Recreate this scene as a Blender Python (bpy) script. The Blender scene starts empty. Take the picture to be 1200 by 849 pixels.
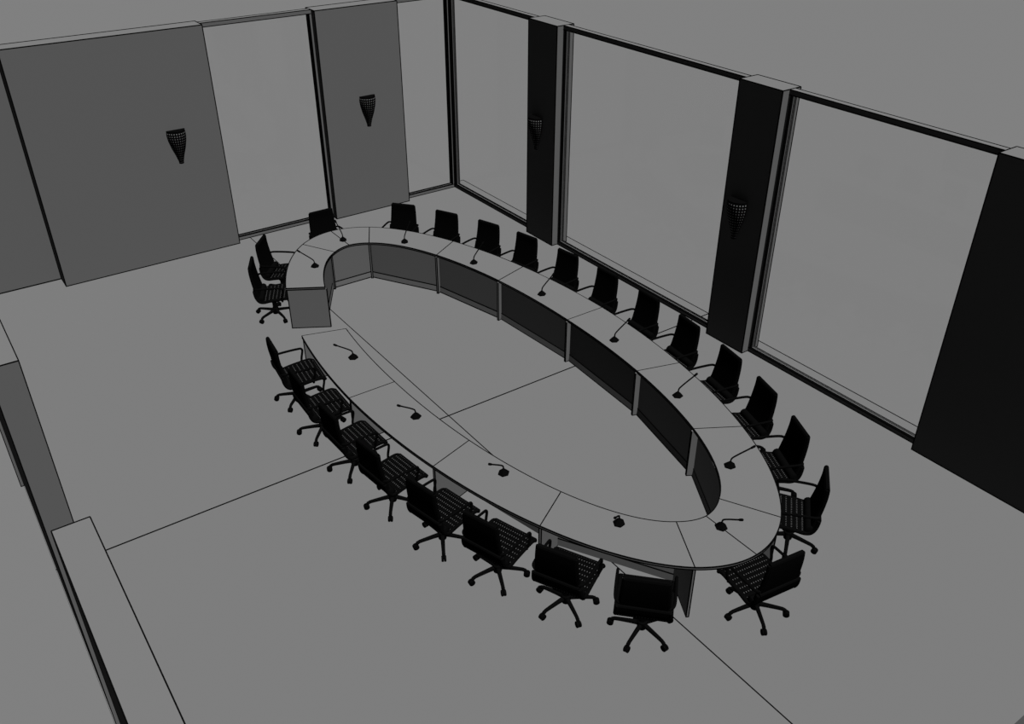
import bpy, math
from mathutils import Matrix, Vector
C = bpy.context.scene.collection
SC = bpy.context.scene
PI = math.pi

# ------------------------------------------------------------------ materials
def mat(name, col, rough=1.0):
    m = bpy.data.materials.new(name); m.use_nodes = True
    nt = m.node_tree; nt.nodes.clear()
    out = nt.nodes.new('ShaderNodeOutputMaterial')
    d = nt.nodes.new('ShaderNodeBsdfDiffuse')
    d.inputs['Color'].default_value = (col, col, col, 1)
    d.inputs['Roughness'].default_value = 0.0
    nt.links.new(d.outputs[0], out.inputs[0])
    return m, nt, d

A = 0.05
GREY, _, _ = mat('grey_paint', A)
TOP, _, _ = mat('grey_laminate', A)
FLOOR, _, _ = mat('grey_floor_finish', A * 0.985)
GROUND, _, _ = mat('grey_ground', A * 1.035)
LINE, _, _ = mat('black_joint', 0.0008)
BLACK, _, _ = mat('black_frame', 0.0009)
SHELL, _, _ = mat('black_mesh_fabric', 0.0009)

def dotted(name, sx, sy, sz, lo, hi, thr, arc=False):
    """black surface with regular small grey openings, in the object's own coordinates"""
    m, nt, d = mat(name, lo)
    tc = nt.nodes.new('ShaderNodeTexCoord'); sep = nt.nodes.new('ShaderNodeSeparateXYZ')
    nt.links.new(tc.outputs['Object'], sep.inputs[0])
    arc_out = None
    if arc:
        at = nt.nodes.new('ShaderNodeMath'); at.operation = 'ARCTAN2'
        nt.links.new(sep.outputs['Y'], at.inputs[0]); nt.links.new(sep.outputs['X'], at.inputs[1]); arc_out = at.outputs[0]
    prod = None
    for ax, s in (('X', sx), ('Y', sy), ('Z', sz)):
        if not s: continue
        mu = nt.nodes.new('ShaderNodeMath'); mu.operation = 'MULTIPLY'; mu.inputs[1].default_value = 2 * PI / s
        nt.links.new(arc_out if (arc and ax == 'X') else sep.outputs[ax], mu.inputs[0])
        si = nt.nodes.new('ShaderNodeMath'); si.operation = 'SINE'
        nt.links.new(mu.outputs[0], si.inputs[0])
        g = nt.nodes.new('ShaderNodeMath'); g.operation = 'GREATER_THAN'; g.inputs[1].default_value = thr
        nt.links.new(si.outputs[0], g.inputs[0])
        if prod is None: prod = g
        else:
            p = nt.nodes.new('ShaderNodeMath'); p.operation = 'MULTIPLY'
            nt.links.new(prod.outputs[0], p.inputs[0]); nt.links.new(g.outputs[0], p.inputs[1]); prod = p
    mx = nt.nodes.new('ShaderNodeMix'); mx.data_type = 'RGBA'
    mx.inputs['A'].default_value = (lo, lo, lo, 1); mx.inputs['B'].default_value = (hi, hi, hi, 1)
    nt.links.new(prod.outputs[0], mx.inputs['Factor'])
    nt.links.new(mx.outputs['Result'], d.inputs['Color'])
    return m

SEAT = dotted('black_seat_mesh', 0.062, 0.030, 0, 0.0008, 0.034, 0.78)
SCONCE = dotted('black_perforated_metal', 0.26, 0, 0.046, 0.0010, 0.07, 0.42, arc=True)

def glass():
    m = bpy.data.materials.new('clear_glass'); m.use_nodes = True
    nt = m.node_tree; nt.nodes.clear()
    out = nt.nodes.new('ShaderNodeOutputMaterial')
    t = nt.nodes.new('ShaderNodeBsdfTransparent'); t.inputs[0].default_value = (0.99, 0.99, 0.99, 1)
    g = nt.nodes.new('ShaderNodeBsdfGlossy'); g.inputs['Roughness'].default_value = 0.02
    mx = nt.nodes.new('ShaderNodeMixShader'); mx.inputs[0].default_value = 0.01
    nt.links.new(t.outputs[0], mx.inputs[1]); nt.links.new(g.outputs[0], mx.inputs[2])
    nt.links.new(mx.outputs[0], out.inputs[0])
    return m
GLASS = glass()

# ------------------------------------------------------------------ mesh builder
class MB:
    def __init__(s): s.v = []; s.f = []; s.m = []; s.s = []
    def add(s, vs, fs, m=0, smooth=False):
        o = len(s.v); s.v += [tuple(v) for v in vs]
        for f in fs: s.f.append([o + i for i in f]); s.m.append(m); s.s.append(smooth)
    def box(s, lo, hi, m=0):
        (a, b, c), (d, e, f) = lo, hi
        s.add([(a,b,c),(d,b,c),(d,e,c),(a,e,c),(a,b,f),(d,b,f),(d,e,f),(a,e,f)],
              [(0,3,2,1),(4,5,6,7),(0,1,5,4),(1,2,6,5),(2,3,7,6),(3,0,4,7)], m)
    def bar(s, p, q, w, h=None, m=1, up=(0, 0, 1)):
        """rectangular bar from p to q, w wide and h high, centred on the line"""
        h = h or w; p = Vector(p); q = Vector(q); d = (q - p).normalized(); up = Vector(up)
        if abs(d.dot(up)) > .99: up = Vector((1, 0, 0))
        x = d.cross(up).normalized() * w / 2; y = x.cross(d).normalized() * h / 2
        s.add([p-x-y, p+x-y, p+x+y, p-x+y, q-x-y, q+x-y, q+x+y, q-x+y],
              [(0,3,2,1),(4,5,6,7),(0,1,5,4),(1,2,6,5),(2,3,7,6),(3,0,4,7)], m)
    def edged(s, lo, hi, w=.012, m=0, e=1, skip=()):
        """box with thin dark beads along its edges"""
        s.box(lo, hi, m); (a, b, c), (d, f, g) = lo, hi
        E = {'x00': ((a,b,c),(d,b,c)), 'x10': ((a,f,c),(d,f,c)), 'x01': ((a,b,g),(d,b,g)), 'x11': ((a,f,g),(d,f,g)),
             'y00': ((a,b,c),(a,f,c)), 'y10': ((d,b,c),(d,f,c)), 'y01': ((a,b,g),(a,f,g)), 'y11': ((d,b,g),(d,f,g)),
             'z00': ((a,b,c),(a,b,g)), 'z10': ((d,b,c),(d,b,g)), 'z01': ((a,f,c),(a,f,g)), 'z11': ((d,f,c),(d,f,g))}
        for k, (p, q) in E.items():
            if k not in skip:
                if k[0] in 'xy' and k[2] == '0':   # floor-level bead sits on the floor
                    p = (p[0], p[1], p[2] + w / 2); q = (q[0], q[1], q[2] + w / 2)
                s.bar(p, q, w, m=e)
    def tube(s, pts, r, n=10, m=0, cap=True):
        pts = [Vector(p) for p in pts]; rs = r if isinstance(r, (list, tuple)) else [r] * len(pts)
        up = Vector((0, 0, 1)); rings = []
        t0 = (pts[1] - pts[0]).normalized()
        x = t0.cross(up if abs(t0.dot(up)) < .95 else Vector((0, 1, 0))).normalized()
        for i, p in enumerate(pts):
            t = (pts[min(i+1, len(pts)-1)] - pts[max(i-1, 0)]).normalized()
            x = (x - t * x.dot(t)).normalized(); y = t.cross(x)
            rings.append([p + (x*math.cos(2*PI*k/n) + y*math.sin(2*PI*k/n)) * rs[i] for k in range(n)])
        vs = [v for R in rings for v in R]; fs = []
        for i in range(len(pts)-1):
            for k in range(n):
                a, b = i*n+k, i*n+(k+1) % n; fs.append((a, b, b+n, a+n))
        if cap: fs += [tuple(range(n))[::-1], tuple(range((len(pts)-1)*n, len(pts)*n))]
        s.add(vs, fs, m, True)
    def lathe(s, prof, c=(0, 0, 0), a0=0, a1=2*PI, n=24, m=0, ax='z'):
        vs = []; full = abs(a1-a0-2*PI) < 1e-6; nn = n if full else n+1
        for r, z in prof:
            for k in range(nn):
                a = a0 + (a1-a0)*k/n; u, v = r*math.cos(a), r*math.sin(a)
                p = (u, v, z) if ax == 'z' else ((u, z, v) if ax == 'y' else (z, u, v))
                vs.append((c[0]+p[0], c[1]+p[1], c[2]+p[2]))
        fs = []
        for i in range(len(prof)-1):
            for k in range(n):
                a, b = i*nn+k, i*nn+(k+1) % nn; fs.append((a, b, b+nn, a+nn))
        fs += [tuple(range(nn))[::-1], tuple(range((len(prof)-1)*nn, len(prof)*nn))]
        s.add(vs, fs, m, True)
    def prism(s, poly, z0, z1, m=0):
        n = len(poly)
        s.add([(x, y, z0) for x, y in poly] + [(x, y, z1) for x, y in poly],
              [tuple(range(n))[::-1], tuple(range(n, 2*n))] + [(i, (i+1) % n, n+(i+1) % n, n+i) for i in range(n)], m)
    def build(s, name, mats, parent=None, origin=None):
        me = bpy.data.meshes.new(name); o = Vector(origin) if origin else Vector((0, 0, 0))
        me.from_pydata([tuple(Vector(v)-o) for v in s.v], [], s.f)
        for x in (mats if isinstance(mats, (list, tuple)) else [mats]): me.materials.append(x)
        for p, mi, sm in zip(me.polygons, s.m, s.s): p.material_index = mi; p.use_smooth = sm
        me.update()
        import bmesh
        bm = bmesh.new(); bm.from_mesh(me); bmesh.ops.recalc_face_normals(bm, faces=bm.faces); bm.to_mesh(me); bm.free()
        if any(s.s):
            try: me.set_sharp_from_angle(angle=math.radians(40))
            except Exception: pass
        ob = bpy.data.objects.new(name, me); C.objects.link(ob); ob.location = o
        if parent: ob.parent = parent; ob.matrix_parent_inverse = parent.matrix_world.inverted()
        return ob

def thing(name, label, cat, loc=(0, 0, 0), rz=0, group=None, kind=None):
    o = bpy.data.objects.new(name, None); C.objects.link(o); o.empty_display_size = .2
    o.location = loc; o.rotation_euler = (0, 0, rz); o['label'] = label; o['category'] = cat
    if group: o['group'] = group
    if kind: o['kind'] = kind
    bpy.context.view_layer.update()
    return o
def tag(o, label, cat, group=None, kind=None):
    o['label'] = label; o['category'] = cat
    if group: o['group'] = group
    if kind: o['kind'] = kind
    return o
def copy_tree(o, parent=None):
    c = o.copy(); C.objects.link(c)
    if parent: c.parent = parent
    for ch in list(o.children): copy_tree(ch, c)
    return c

# ------------------------------------------------------------------ floor and ground
WH = 4.155                      # wall height
b = MB(); b.box((-260, -60, -.55), (320, 420, -.35)); tag(b.build('ground', GROUND), 'plain grey ground around the open meeting room model', 'ground', kind='structure')
b = MB()
SX0, SX1, SY0, SY1 = .06, 10.60, 1.7, 16.97
b.prism([(SX0, SY0), (SX1, SY0), (SX1, SY1), (10.3, SY1), (10.3, 16.93), (SX0, 16.93)], -.3, 0)
def flat(p, q, w, z=0.0015): b.bar((p[0], p[1], z), (q[0], q[1], z), w, .003, 1)
flat((5.345, SY0), (5.345, 16.93), .014); flat((SX0, 9.137), (SX1, 9.137), .021)
flat((SX1-.006, SY0), (SX1-.006, SY1), .018); flat((10.3, SY1-.01), (SX1, SY1-.01), .02)
tag(b.build('floor', [FLOOR, LINE]), 'smooth grey floor slab crossed by two thin black joint lines', 'floor', kind='structure')

# ------------------------------------------------------------------ walls
def wall(name, lo, hi, label, w=.016, skip=()):
    b = MB(); b.edged(lo, hi, w, skip=skip)
    return tag(b.build(name, [GREY, LINE]), label, 'wall', kind='structure')
wall('wall_back', (-3.0, 16.93, 0), (1.815, 17.05, WH), 'recessed grey section at the far left end of the back wall', .02)
wall('wall_back', (1.815, 16.55, 0), (5.07, 16.93, WH), 'wide grey back wall pier carrying a dark sconce', .016)
wall('wall_back', (7.185, 16.55, 0), (8.93, 16.93, WH), 'narrower grey back wall pier between the two back windows', .016)
wall('wall_right', (10.065, 12.89, 0), (10.43, 13.73, WH), 'near-black narrow pier of the long window wall closest to the far corner', .014)
wall('wall_right', (10.065, 7.905, 0), (10.43, 8.68, WH), 'near-black middle pier of the long window wall', .013)
wall('wall_right', (10.065, 1.72, 0), (10.43, 4.84, WH), 'broad near-black pier at the near end of the window wall', .012)
wall('wall_left', (.066, 6.38, 0), (.27, 10.96, WH), 'grey cut wall block at the left edge with a grey end face', .008, skip=('y00',))
b = MB(); b.edged((.070, 1.72, 0), (.27, 4.395, WH), .007)
tag(b.build('wall_left', [GREY, LINE]), 'nearest grey wall block at the lower left seen from above', 'wall', kind='structure')

# ------------------------------------------------------------------ windows
def window(name, axis, a0, a1, f0, f1, label, w, jw=.045, bh=.07, jambs=(1, 1), sweep=1):
    """axis 'y': glazing runs along Y at x f0..f1; axis 'x': runs along X at y f0..f1"""
    t = thing(name, label, 'window', ((f0+f1)/2, (a0+a1)/2, 0) if axis == 'y' else ((a0+a1)/2, (f0+f1)/2, 0), kind='structure')
    def B(u0, v0, z0, u1, v1, z1): return ((v0, u0, z0), (v1, u1, z1)) if axis == 'y' else ((u0, v0, z0), (u1, v1, z1))
    def P(u, v, z): return (v, u, z) if axis == 'y' else (u, v, z)
    b = MB()
    b.box(*B(a0, f0, 0, a1, f1, bh)); b.box(*B(a0, f0, WH-bh, a1, f1, WH))
    if jambs[0]: b.box(*B(a0, f0, bh, a0+jw, f1, WH-bh))
    if jambs[1]: b.box(*B(a1-jw, f0, bh, a1, f1, WH-bh))
    for z in (w*.5, bh): b.bar(P(a0, f0, z), P(a1, f0, z), w)
    for z in (WH-bh, WH): b.bar(P(a0, f0, z), P(a1, f0, z), w)
    b.bar(P(a0, f1, WH), P(a1, f1, WH), w)
    g1 = f0+(f1-f0)*.42                             # black strips standing in for the jamb's unlit face and the rail's edge lines
    b.box(*B(a0, f0-.003, bh, a1, g1, bh+.004), 1)
    if jambs[0]: b.box(*B(a0+jw, f0-.003, bh, a0+jw+.004, g1, WH-bh), 1)
    if jambs[1]: b.box(*B(a1-jw-.004, f0-.003, bh, a1-jw, g1, WH-bh), 1)
    for k in (.62, .82, 1.0):                       # track grooves
        v = f0+(f1-f0)*k
        b.bar(P(a0, v, bh), P(a1, v, bh), w*.9)
        if jambs[1]: b.bar(P(a1-jw, v, bh), P(a1-jw, v, WH-bh), w*.9)
        if jambs[0]: b.bar(P(a0+jw, v, bh), P(a0+jw, v, WH-bh), w*.9)
    for j, u in ((0, a0+jw), (1, a1-jw)):
        if jambs[j]: b.bar(P(u, f0, bh), P(u, f0, WH-bh), w)
    b.build('window_frame', [GREY, LINE], t)
    b = MB(); m = f0+(f1-f0)*.5
    b.box(*B(a0+jw, m-.004, bh, a1-jw, m+.004, WH-bh)); b.build('pane', GLASS, t)
    return t
window('window_1', 'x', 5.07, 7.185, 16.70, 16.82, 'tall clear window between the two grey back wall piers', .014)
window('window_2', 'x', 8.93, 10.20, 16.70, 16.82, 'narrow clear back window next to the far corner', .014)
window('window_3', 'y', 13.73, 16.70, 10.20, 10.31, 'clear window of the long side wall touching the far corner', .014)
window('window_4', 'y', 8.68, 12.89, 10.20, 10.31, 'wide clear side window between the far and middle black piers', .013)
window('window_5', 'y', 4.84, 7.905, 10.20, 10.31, 'large clear side window between the middle and near black piers', .011)
b = MB(); b.edged((10.20, 16.70, 0), (10.31, 16.82, WH), .034); tag(b.build('trim_1', [GREY, LINE]), 'slim corner mullion where back and side windows meet', 'mullion', kind='structure')
b = MB(); b.edged((.028, 10.96, 0), (.066, 11.02, WH), .010); tag(b.build('trim_2', [GREY, LINE]), 'thin window jamb behind the grey wall block at the left edge', 'trim', kind='structure')

# ------------------------------------------------------------------ conference table
CX, CY, TH = 6.13, 9.33, .75
# seam points (outer, inner) relative to the centre of the ring
Q = [((0, 5.12), (0, 4.385)), ((.665, 4.88), (.335, 4.262)), ((1.60, 3.45), (1.06, 3.13)), ((2.02, 1.885), (1.39, 1.70)), ((2.185, 0), (1.50, 0))]
def mir(p, sx, sy): return (tuple((p[0][0]*sx, p[0][1]*sy)), tuple((p[1][0]*sx, p[1][1]*sy)))
seams = Q[:5] + [mir(Q[k], 1, -1) for k in (3, 2, 1, 0)] + [mir(Q[k], -1, -1) for k in (1, 2, 3)] + [mir(Q[4], -1, 1)] + [mir(Q[k], -1, 1) for k in (3, 2, 1)]
# order runs clockwise from the far end; section 13->14 is the open gap
AO, BO, AI, BI = 2.185, 5.12, 1.50, 4.385
def arc(p, q, a, bb, n=14):
    t0 = math.atan2(p[1]/bb, p[0]/a); t1 = math.atan2(q[1]/bb, q[0]/a)
    if t1 > t0+1e-9: t1 -= 2*PI
    r0 = math.hypot(p[0]/a, p[1]/bb); r1 = math.hypot(q[0]/a, q[1]/bb)
    out = []
    for k in range(n+1):
        f = k/n; t = t0+(t1-t0)*f; r = r0+(r1-r0)*f
        out.append((a*r*math.cos(t), bb*r*math.sin(t)))
    return out
table = thing('conference_table', 'large oval ring conference table in grey with an open centre and one missing section', 'conference table', (CX, CY, 0))
def W(p, z): return (CX+p[0], CY+p[1], z)
TT = .032
def off(p, q, d):
    d0, d1 = d if isinstance(d, tuple) else (d, d)
    """shift chord p-q away from the ring's centre by d"""
    e = Vector((q[0]-p[0], q[1]-p[1])); n = Vector((-e.y, e.x)).normalized()
    m = Vector(((p[0]+q[0])/2, (p[1]+q[1])/2))
    if n.dot(m) < 0: n = -n
    return (p[0]+n.x*d0, p[1]+n.y*d0), (q[0]+n.x*d1, q[1]+n.y*d1), n
N = len(seams)
def lerp(a, b, t): return (a[0]+(b[0]-a[0])*t, a[1]+(b[1]-a[1])*t)
for i in range(N):
    if i == 13: continue
    (o0, i0), (o1, i1) = seams[i], seams[(i+1) % N]
    oa = arc(o0, o1, AO, BO); ia = arc(i0, i1, AI, BI)
    poly = [(CX+x, CY+y) for x, y in oa] + [(CX+x, CY+y) for x, y in reversed(ia)]
    b = MB(); n = len(oa)
    # top built as a quad strip so that it stays clean
    vs = [W(p, TH) for p in oa] + [W(p, TH) for p in ia] + [W(p, TH-TT) for p in oa] + [W(p, TH-TT) for p in ia]
    fs = []
    for k in range(n-1):
        fs += [(k, k+1, n+k+1, n+k), (2*n+k, 3*n+k, 3*n+k+1, 2*n+k+1), (k, 2*n+k, 2*n+k+1, k+1), (n+k, n+k+1, 3*n+k+1, 3*n+k)]
    fs += [(0, n, 3*n, 2*n), (n-1, 2*n-1+2*n, 4*n-1, 2*n-1)] if False else [(0, n, 3*n, 2*n), (n-1, 3*n-1, 4*n-1, 2*n-1)]
    b.add(vs, fs, 0)
    far = (o0[1]+o1[1]) > 2.5; w = .017 if far else .0125
    for path in (oa, ia):
        for k in range(n-1):
            for z in (TH-w*.35, TH-TT):
                b.bar(W(path[k], z), W(path[k+1], z), w, w)
    b.bar(W(o1, TH), W(i1, TH), w, .004)
    if i == 14: b.bar(W(o0, TH-.003), W(i0, TH-.003), w, w); b.bar(W(o0, TH-TT), W(i0, TH-TT), w, w)
    sec = b.build('table_section', [TOP, LINE], table)
    # modesty panel and kick plate along the inner edge; the two end sections at either tip share one straight panel
    A0, A1 = i0, i1
    half = None
    if i in (0, 15, 7, 8):
        A0, A1 = {0: (seams[15][1], seams[1][1]), 15: (seams[15][1], seams[1][1]), 7: (seams[7][1], seams[9][1]), 8: (seams[7][1], seams[9][1])}[i]
        d = .13
        half = 0 if i in (15, 7) else 1
    else: d = {1: (.122, .065), 14: (.065, .122), 6: (.065, .122), 9: (.122, .065)}.get(i, .055)
    _, _, nrm = off(A0, A1, 0)
    d0, d1 = d if isinstance(d, tuple) else (d, d)
    rad = {sm[1]: (Vector(sm[0])-Vector(sm[1])).normalized() for sm in seams}   # panels end against the support panels
    p = tuple(Vector(A0)+rad[A0]*(d0/rad[A0].dot(nrm))); q = tuple(Vector(A1)+rad[A1]*(d1/rad[A1].dot(nrm)))
    if i == 14: p = lerp(p, q, .035)
    if i == 12: q = lerp(p, q, .975)
    if half == 0: q = lerp(p, q, .5)
    if half == 1: p = lerp(p, q, .5)
    def quad(p, q, d0, d1): return [(CX+p[0]+nrm.x*d0, CY+p[1]+nrm.y*d0), (CX+q[0]+nrm.x*d0, CY+q[1]+nrm.y*d0), (CX+q[0]+nrm.x*d1, CY+q[1]+nrm.y*d1), (CX+p[0]+nrm.x*d1, CY+p[1]+nrm.y*d1)]
    b = MB(); b.prism(quad(p, q, 0, .02), .115, TH-TT); b.build('modesty_panel', [GREY, LINE], sec)
    b = MB(); lo = quad(p, q, -.012, .024); hi = quad(p, q, -.002, .024)
    b.add([(x, y, 0) for x, y in lo] + [(x, y, .11) for x, y in hi], [(3, 2, 1, 0), (4, 5, 6, 7), (0, 1, 5, 4), (1, 2, 6, 5), (2, 3, 7, 6), (3, 0, 4, 7)])
    for s_, zz in ((lo, w*.4), (hi, .112)): b.bar((s_[0][0], s_[0][1], zz), (s_[1][0], s_[1][1], zz), w)
    b.bar((hi[3][0], hi[3][1], .112), (hi[2][0], hi[2][1], .112), w)
    b.build('kick_plate', [GREY, LINE], sec)
# radial support panels under the seams
for i in range(N):
    if i in (0, 8): continue
    o, n_ = Vector(seams[i][0]), Vector(seams[i][1]); r = (o-n_).normalized(); t = Vector((-r.y, r.x))*.014
    o2 = o-r*.012; n2 = n_-r*(-.082 if i in (1, 7, 9, 15) else .022)
    if i == 13: t2 = (0, 1)      # ends of the ring: the panel stands flush under the end
    sh = {13: .017, 14: -.017}.get(i, 0); c = Vector((-r.y, r.x)).normalized()
    # shift the end panels inside their own section
    nb = Vector(seams[12][0]) if i == 13 else Vector(seams[15][0])
    s = c*(.017 if (nb-o).dot(c) > 0 else -.017) if i in (13, 14) else Vector((0, 0))
    P4 = [o2+t+s, n2+t+s, n2-t+s, o2-t+s]
    b = MB(); b.prism([(CX+v.x, CY+v.y) for v in P4], 0, TH-TT-.001)
    w = .013 if o.y < 2 else .017
    for v in P4: b.bar(W(v, 0), W(v, TH-TT), w*.8)
    for a_, b_ in ((0, 1), (1, 2), (2, 3), (3, 0)): b.bar(W(P4[a_], w*.4), W(P4[b_], w*.4), w*.8)
    b.build('support_panel', [GREY, LINE], table)

# ------------------------------------------------------------------ chairs
def cat_rom(pts, k=6):
    out = []; P = [Vector(p) for p in pts]
    for i in range(len(P)-1):
        p0, p1, p2, p3 = P[max(i-1, 0)], P[i], P[i+1], P[min(i+2, len(P)-1)]
        for j in range(k):
            t = j/k
            out.append(.5*((2*p1)+(-p0+p2)*t+(2*p0-5*p1+4*p2-p3)*t*t+(-p0+3*p1-3*p2+p3)*t*t*t))
    return out+[P[-1]]
def shell(b, prof, widths, th, m=0):
    """a sheet th thick swept across the chair's width along a side profile of (x, z)"""
    n = len(prof); vs = []
    for i, p in enumerate(prof):
        t = (prof[min(i+1, n-1)]-prof[max(i-1, 0)]).normalized(); nn = Vector((-t[1], t[0])) if len(t) == 2 else Vector((-t.y, t.x))
        w = widths[i]/2
        for (dx, y) in ((-.5, -w), (.5, -w), (.5, w), (-.5, w)):
            vs.append((p.x+nn.x*th*dx, y, p.y+nn.y*th*dx))
    fs = [(0, 1, 2, 3), (4*n-4, 4*n-1, 4*n-2, 4*n-3)]
    for i in range(n-1):
        for k in range(4): a, c = 4*i+k, 4*i+(k+1) % 4; fs.append((a, a+4, c+4, c))
    b.add(vs, fs, m, True)
def make_chair():
    t = thing('swivel_chair', 'x', 'chair')
    seat_p = cat_rom([Vector(p) for p in ((.335, .420), (.27, .450), (.12, .440), (-.03, .422), (-.13, .405), (-.20, .425), (-.245, .50), (-.262, .60))])
    back_p = cat_rom([Vector(p) for p in ((-.215, .50), (-.240, .62), (-.264, .76), (-.280, .90), (-.282, 1.012))])
    ns = len(seat_p); sw = [.54 if k < ns*.75 else .54-.03*(k-ns*.75)/(ns*.25) for k in range(ns)]
    b = MB(); shell(b, seat_p, sw, .026)
    seat = b.build('seat', SEAT, t)
    b = MB()
    for s in (-1, 1): b.tube([(p.x, s*(sw[k]/2+.012), p.y) for k, p in enumerate(seat_p)], .024, 8)
    b.tube([(.335, -.285, .420), (.335, .285, .420)], .026, 8)
    for x in (-.10, .17): b.tube([(x, -.27, .400), (x, .27, .400)], .018, 8)
    b.tube([(-.262, -.26, .60), (-.262, .26, .60)], .026, 8)
    b.build('seat_frame', BLACK, seat)
    b = MB(); b.tube([(-.175, -.285, .44), (-.175, -.27, .44), (-.175, .27, .44), (-.175, .285, .44)], [.025, .052, .052, .025], 12); b.build('lumbar_roll', SHELL, t)
    nb = len(back_p); wd = [.50-.07*(k/(nb-1)) for k in range(nb)]
    b = MB(); shell(b, back_p, wd, .055); back = b.build('backrest', SHELL, t)
    b = MB()
    for s in (-1, 1): b.tube([(p.x, s*wd[k]/2, p.y) for k, p in enumerate(back_p)], .024, 8)
    b.tube([(-.282, -.215, 1.012), (-.282, .215, 1.012)], .026, 8)
    b.build('back_frame', BLACK, back)
    for s in (-1, 1):
        pts = cat_rom([Vector(p) for p in ((-.262, s*.25, .645), (-.22, s*.295, .66), (-.05, s*.305, .665), (.15, s*.305, .662), (.195, s*.305, .645), (.20, s*.305, .60), (.175, s*.300, .50), (.165, s*.285, .42))], 4)
        b = MB(); b.tube(pts, .0165, 8); b.build('armrest', BLACK, t)
    b = MB(); b.prism([(-.15, -.10), (.15, -.07), (.15, .07), (-.15, .10)], .32, .40)
    b.lathe([(.055, .27), (.06, .33)], n=16); b.tube([(.05, -.05, .365), (.05, -.20, .36)], .009, 8)
    b.build('tilt_mechanism', BLACK, t)
    b = MB(); b.lathe([(.048, .05), (.055, .09), (.055, .15), (.040, .165), (.038, .27), (.026, .27), (.026, .33)], n=16)
    b.build('column', BLACK, t)
    for k in range(5):
        a = 2*PI*k/5+math.radians(13); c, s = math.cos(a), math.sin(a)
        pr = [(.02, .115, .029), (.12, .112, .025), (.24, .104, .022), (.288, .099, .021), (.316, .085, .022), (.326, .062, .017)]
        b = MB(); b.tube([(r*c, r*s, z) for r, z, _ in pr], [q for _, _, q in pr], 8)
        leg = b.build('leg', BLACK, t)
        b = MB(); X = Vector((-s, c, 0)); ctr = Vector((.335*c, .335*s, .037))
        for sg in (-1, 1):
            p = ctr+X*.015*sg; b.tube([p-X*.014, p-X*.010, p+X*.010, p+X*.014], [.030, .037, .037, .030], 14)
        b.tube([ctr+Vector((0, 0, -.005)), ctr+Vector((-.006*c, -.006*s, .04))], .015, 8)
        b.build('caster', BLACK, leg)
    return t
base = make_chair()
# positions relative to the ring centre and facing angle, clockwise from the far tip
chairs = [
 (0, 5.22, 'black mesh swivel chair at the far tip, in front of the narrower back pier'),
 (1.19, 4.71, 'black mesh swivel chair at the right edge of the narrower back pier'),
 (1.62, 3.97, 'black mesh swivel chair below the far corner, second from the narrower back pier'),
 (1.97, 3.16, 'black mesh swivel chair just left of the far black pier'),
 (2.20, 2.34, 'black mesh swivel chair in front of the foot of the far black pier'),
 (2.35, 1.40, 'black mesh swivel chair just right of the far black pier at the wide window'),
 (2.42, .48, 'black mesh swivel chair at the wide middle window, second from the far black pier'),
 (2.42, -.48, 'black mesh swivel chair at the wide middle window, third from the far black pier'),
 (2.35, -1.40, 'black mesh swivel chair at the wide middle window, next to the middle black pier'),
 (2.20, -2.34, 'black mesh swivel chair in front of the foot of the middle black pier'),
 (1.97, -3.16, 'black mesh swivel chair just right of the middle black pier, facing the table'),
 (1.62, -3.97, 'black mesh swivel chair on the window side, third from the near tip of the table'),
 (1.15, -4.70, 'black mesh swivel chair in side profile at the lower right curve of the table'),
 (0.0, -5.22, 'black mesh swivel chair turned sideways at the near tip beside the lowest support panel'),
 (-1.19, -4.72, 'black mesh swivel chair seen squarely from behind at the bottom of the table'),
 (-1.62, -3.97, 'black mesh swivel chair immediately left of the one seen squarely from behind'),
 (-1.97, -3.16, 'black mesh swivel chair second left of the one seen squarely from behind'),
 (-2.20, -2.34, 'black mesh swivel chair on the near side, fifth in line below the table gap'),
 (-2.35, -1.40, 'black mesh swivel chair on the near side, fourth in line below the table gap'),
 (-2.41, -.48, 'black mesh swivel chair on the near side, third in line below the table gap'),
 (-2.41, .48, 'black mesh swivel chair on the near side, second in line below the table gap'),
 (-2.35, 1.42, 'black mesh swivel chair just below the table gap, one armrest loop fully visible'),
 (-1.63, 4.02, 'black mesh swivel chair beside the flat grey end panel above the gap'),
 (-1.19, 4.72, 'black mesh swivel chair at the far left curve, behind the one beside the end panel'),
]
def near_param(x, y):
    best = None
    for k in range(3600):
        t = 2*PI*k/3600; d = (x-AO*math.cos(t))**2+(y-BO*math.sin(t))**2
        if best is None or d < best[0]: best = (d, t)
    return best[1]
for k, (x, y, lab) in enumerate(chairs):
    t = near_param(x, y); face = math.atan2(-math.sin(t)/BO, -math.cos(t)/AO)
    o = base if k == 0 else copy_tree(base)
    face = {12: math.radians(130), 13: math.radians(82), 14: math.radians(44)}.get(k, face)
    o.location = (CX+x, CY+y, 0); o.rotation_euler = (0, 0, face)
    o['label'] = lab; o['group'] = 'mesh swivel chairs around the oval table'

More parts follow.
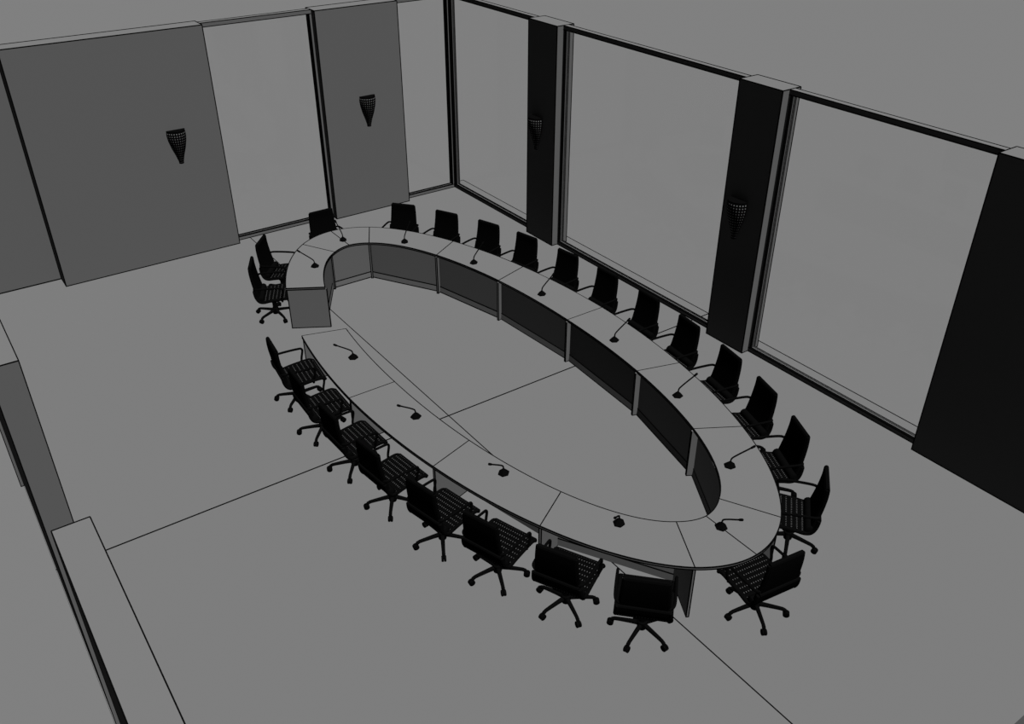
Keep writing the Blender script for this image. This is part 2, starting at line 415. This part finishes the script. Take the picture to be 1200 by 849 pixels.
# ------------------------------------------------------------------ microphones
def make_mic():
    t = thing('gooseneck_microphone', 'x', 'microphone')
    b = MB(); n = 6
    lo = [(.074*math.cos(2*PI*(k+.5)/n), .068*math.sin(2*PI*(k+.5)/n)) for k in range(n)]
    b.add([(x, y, 0) for x, y in lo]+[(x, y, .014) for x, y in lo]+[(x*.22, y*.22, .068) for x, y in lo],
          [tuple(range(n))[::-1], tuple(range(2*n, 3*n))]+[(i, (i+1) % n, n+(i+1) % n, n+i) for i in range(n)]+[(n+i, n+(i+1) % n, 2*n+(i+1) % n, 2*n+i) for i in range(n)])
    b.build('base', BLACK, t)
    b = MB(); b.tube(cat_rom([Vector(p) for p in ((0, 0, .045), (.004, 0, .09), (.02, 0, .125), (.09, 0, .18), (.17, 0, .235), (.22, 0, .27))], 4), .0098, 8)
    b.build('gooseneck', BLACK, t)
    b = MB(); b.tube([(.215, 0, .266), (.222, 0, .271), (.258, 0, .297), (.266, 0, .303)], [.010, .0145, .0155, .009], 10); b.build('capsule', BLACK, t)
    return t
mic0 = make_mic()
mics = [
 (0, 4.62, 'black gooseneck microphone at the far tip of the oval table'),
 (.865, 3.91, 'black gooseneck microphone on the window side, first after the far tip of the table'),
 (1.41, 2.48, 'black gooseneck microphone on the window side, second after the far tip of the table'),
 (1.67, .885, 'black gooseneck microphone on the window side, just before the middle of the table'),
 (1.67, -.89, 'black gooseneck microphone on the window side, just past the middle of the table'),
 (1.41, -2.48, 'black gooseneck microphone on the window side, third from the near tip of the table'),
 (.87, -3.92, 'black gooseneck microphone on the window side, next before the near tip of the table'),
 (0, -4.61, 'black gooseneck microphone at the near right tip, standing on a table seam'),
 (-.87, -3.92, 'black gooseneck microphone pointing at the viewer at the bottom of the near side'),
 (-1.41, -2.48, 'black gooseneck microphone on the near side, second from the bottom'),
 (-1.68, -.89, 'black gooseneck microphone on the near side, second below the gap'),
 (-1.68, .88, 'black gooseneck microphone on the end section just below the gap'),
 (-.87, 3.92, 'black gooseneck microphone on the end section just above the gap'),
]
for k, (x, y, lab) in enumerate(mics):
    t = near_param(x*1.2, y*1.1); a = math.atan2(math.sin(t)/BO, math.cos(t)/AO)
    o = mic0 if k == 0 else copy_tree(mic0)
    o.location = (CX+x, CY+y, TH+.002); o.rotation_euler = (0, 0, a)
    o['label'] = lab; o['group'] = 'gooseneck microphones on the oval table'

# ------------------------------------------------------------------ wall sconces
def make_sconce():
    """half-round tapered shade standing off a wall; the wall plane is y = 0, the room is at -y"""
    t = thing('wall_sconce', 'x', 'wall lamp')
    prof = [(.040, -.60), (.048, -.57), (.075, -.47), (.124, -.33), (.159, -.19), (.172, -.09), (.170, -.03), (.160, 0)]
    b = MB(); b.lathe(prof, a0=PI, a1=2*PI, n=20); b.build('lamp_shade', SCONCE, t)
    b = MB(); b.lathe([(.164, -.006), (.166, .008)], a0=PI, a1=2*PI, n=20); b.build('rim', BLACK, t)
    b = MB(); b.lathe([(.036, -.62), (.044, -.615), (.046, -.592)], a0=PI, a1=2*PI, n=16); b.build('finial', BLACK, t)
    return t
s0 = make_sconce()
for k, (x, y, rz, lab) in enumerate([
 (4.262, 16.543, 0, 'dark perforated half-cone sconce on the wide grey back pier'),
 (8.11, 16.543, 0, 'dark perforated half-cone sconce on the narrower grey back pier'),
 (10.058, 13.43, -PI/2, 'dark perforated half-cone sconce on the far black pier of the window wall'),
 (10.058, 8.385, -PI/2, 'dark perforated half-cone sconce on the middle black pier of the window wall')]):
    o = s0 if k == 0 else copy_tree(s0)
    o.location = (x, y, 2.44); o.rotation_euler = (0, 0, rz); o['label'] = lab; o['group'] = 'perforated wall sconces'

# ------------------------------------------------------------------ light, world, camera
def sun(name, v, strength):
    l = bpy.data.lights.new(name, 'SUN'); l.energy = strength; l.angle = 0.0; l.use_shadow = False
    o = bpy.data.objects.new(name, l); C.objects.link(o)
    o.rotation_euler = Vector(v).to_track_quat('Z', 'Y').to_euler(); o.location = (5, 5, 12)
    return o
V = Vector((-.02, -2.55, 6.50)) * (.1/A)
sun('key_sun', V, V.length)
sun('fill_sun', -V, V.length*.14)
w = bpy.data.worlds.new('world'); SC.world = w; w.use_nodes = True
bg = w.node_tree.nodes['Background']; bg.inputs[0].default_value = (.216, .216, .216, 1); bg.inputs[1].default_value = .05

cam = bpy.data.cameras.new('camera'); co = bpy.data.objects.new('camera', cam); C.objects.link(co)
F = 1056.596; pitch, roll, yaw = .558574898, 5.62977590e-04, .615083265
cy, sy, cp, sp = math.cos(yaw), math.sin(yaw), math.cos(pitch), math.sin(pitch)
fw = Vector((sy*cp, cy*cp, -sp)); r = Vector((cy, -sy, 0)); u = r.cross(fw)
r2 = r*math.cos(roll)+u*math.sin(roll); u2 = -r*math.sin(roll)+u*math.cos(roll)
M = Matrix.Identity(4)
for i in range(3): M[i][0], M[i][1], M[i][2] = r2[i], u2[i], -fw[i]
M[2][3] = 7.5
co.matrix_world = M
cam.sensor_fit = 'HORIZONTAL'; cam.sensor_width = 36; cam.lens = 36*F/1200; cam.clip_end = 2000
SC.camera = co
vs = SC.view_settings; SC.display_settings.display_device = 'sRGB'
vs.view_transform = 'Standard'; vs.look = 'None'; vs.exposure = 0; vs.gamma = 1; vs.use_curve_mapping = False
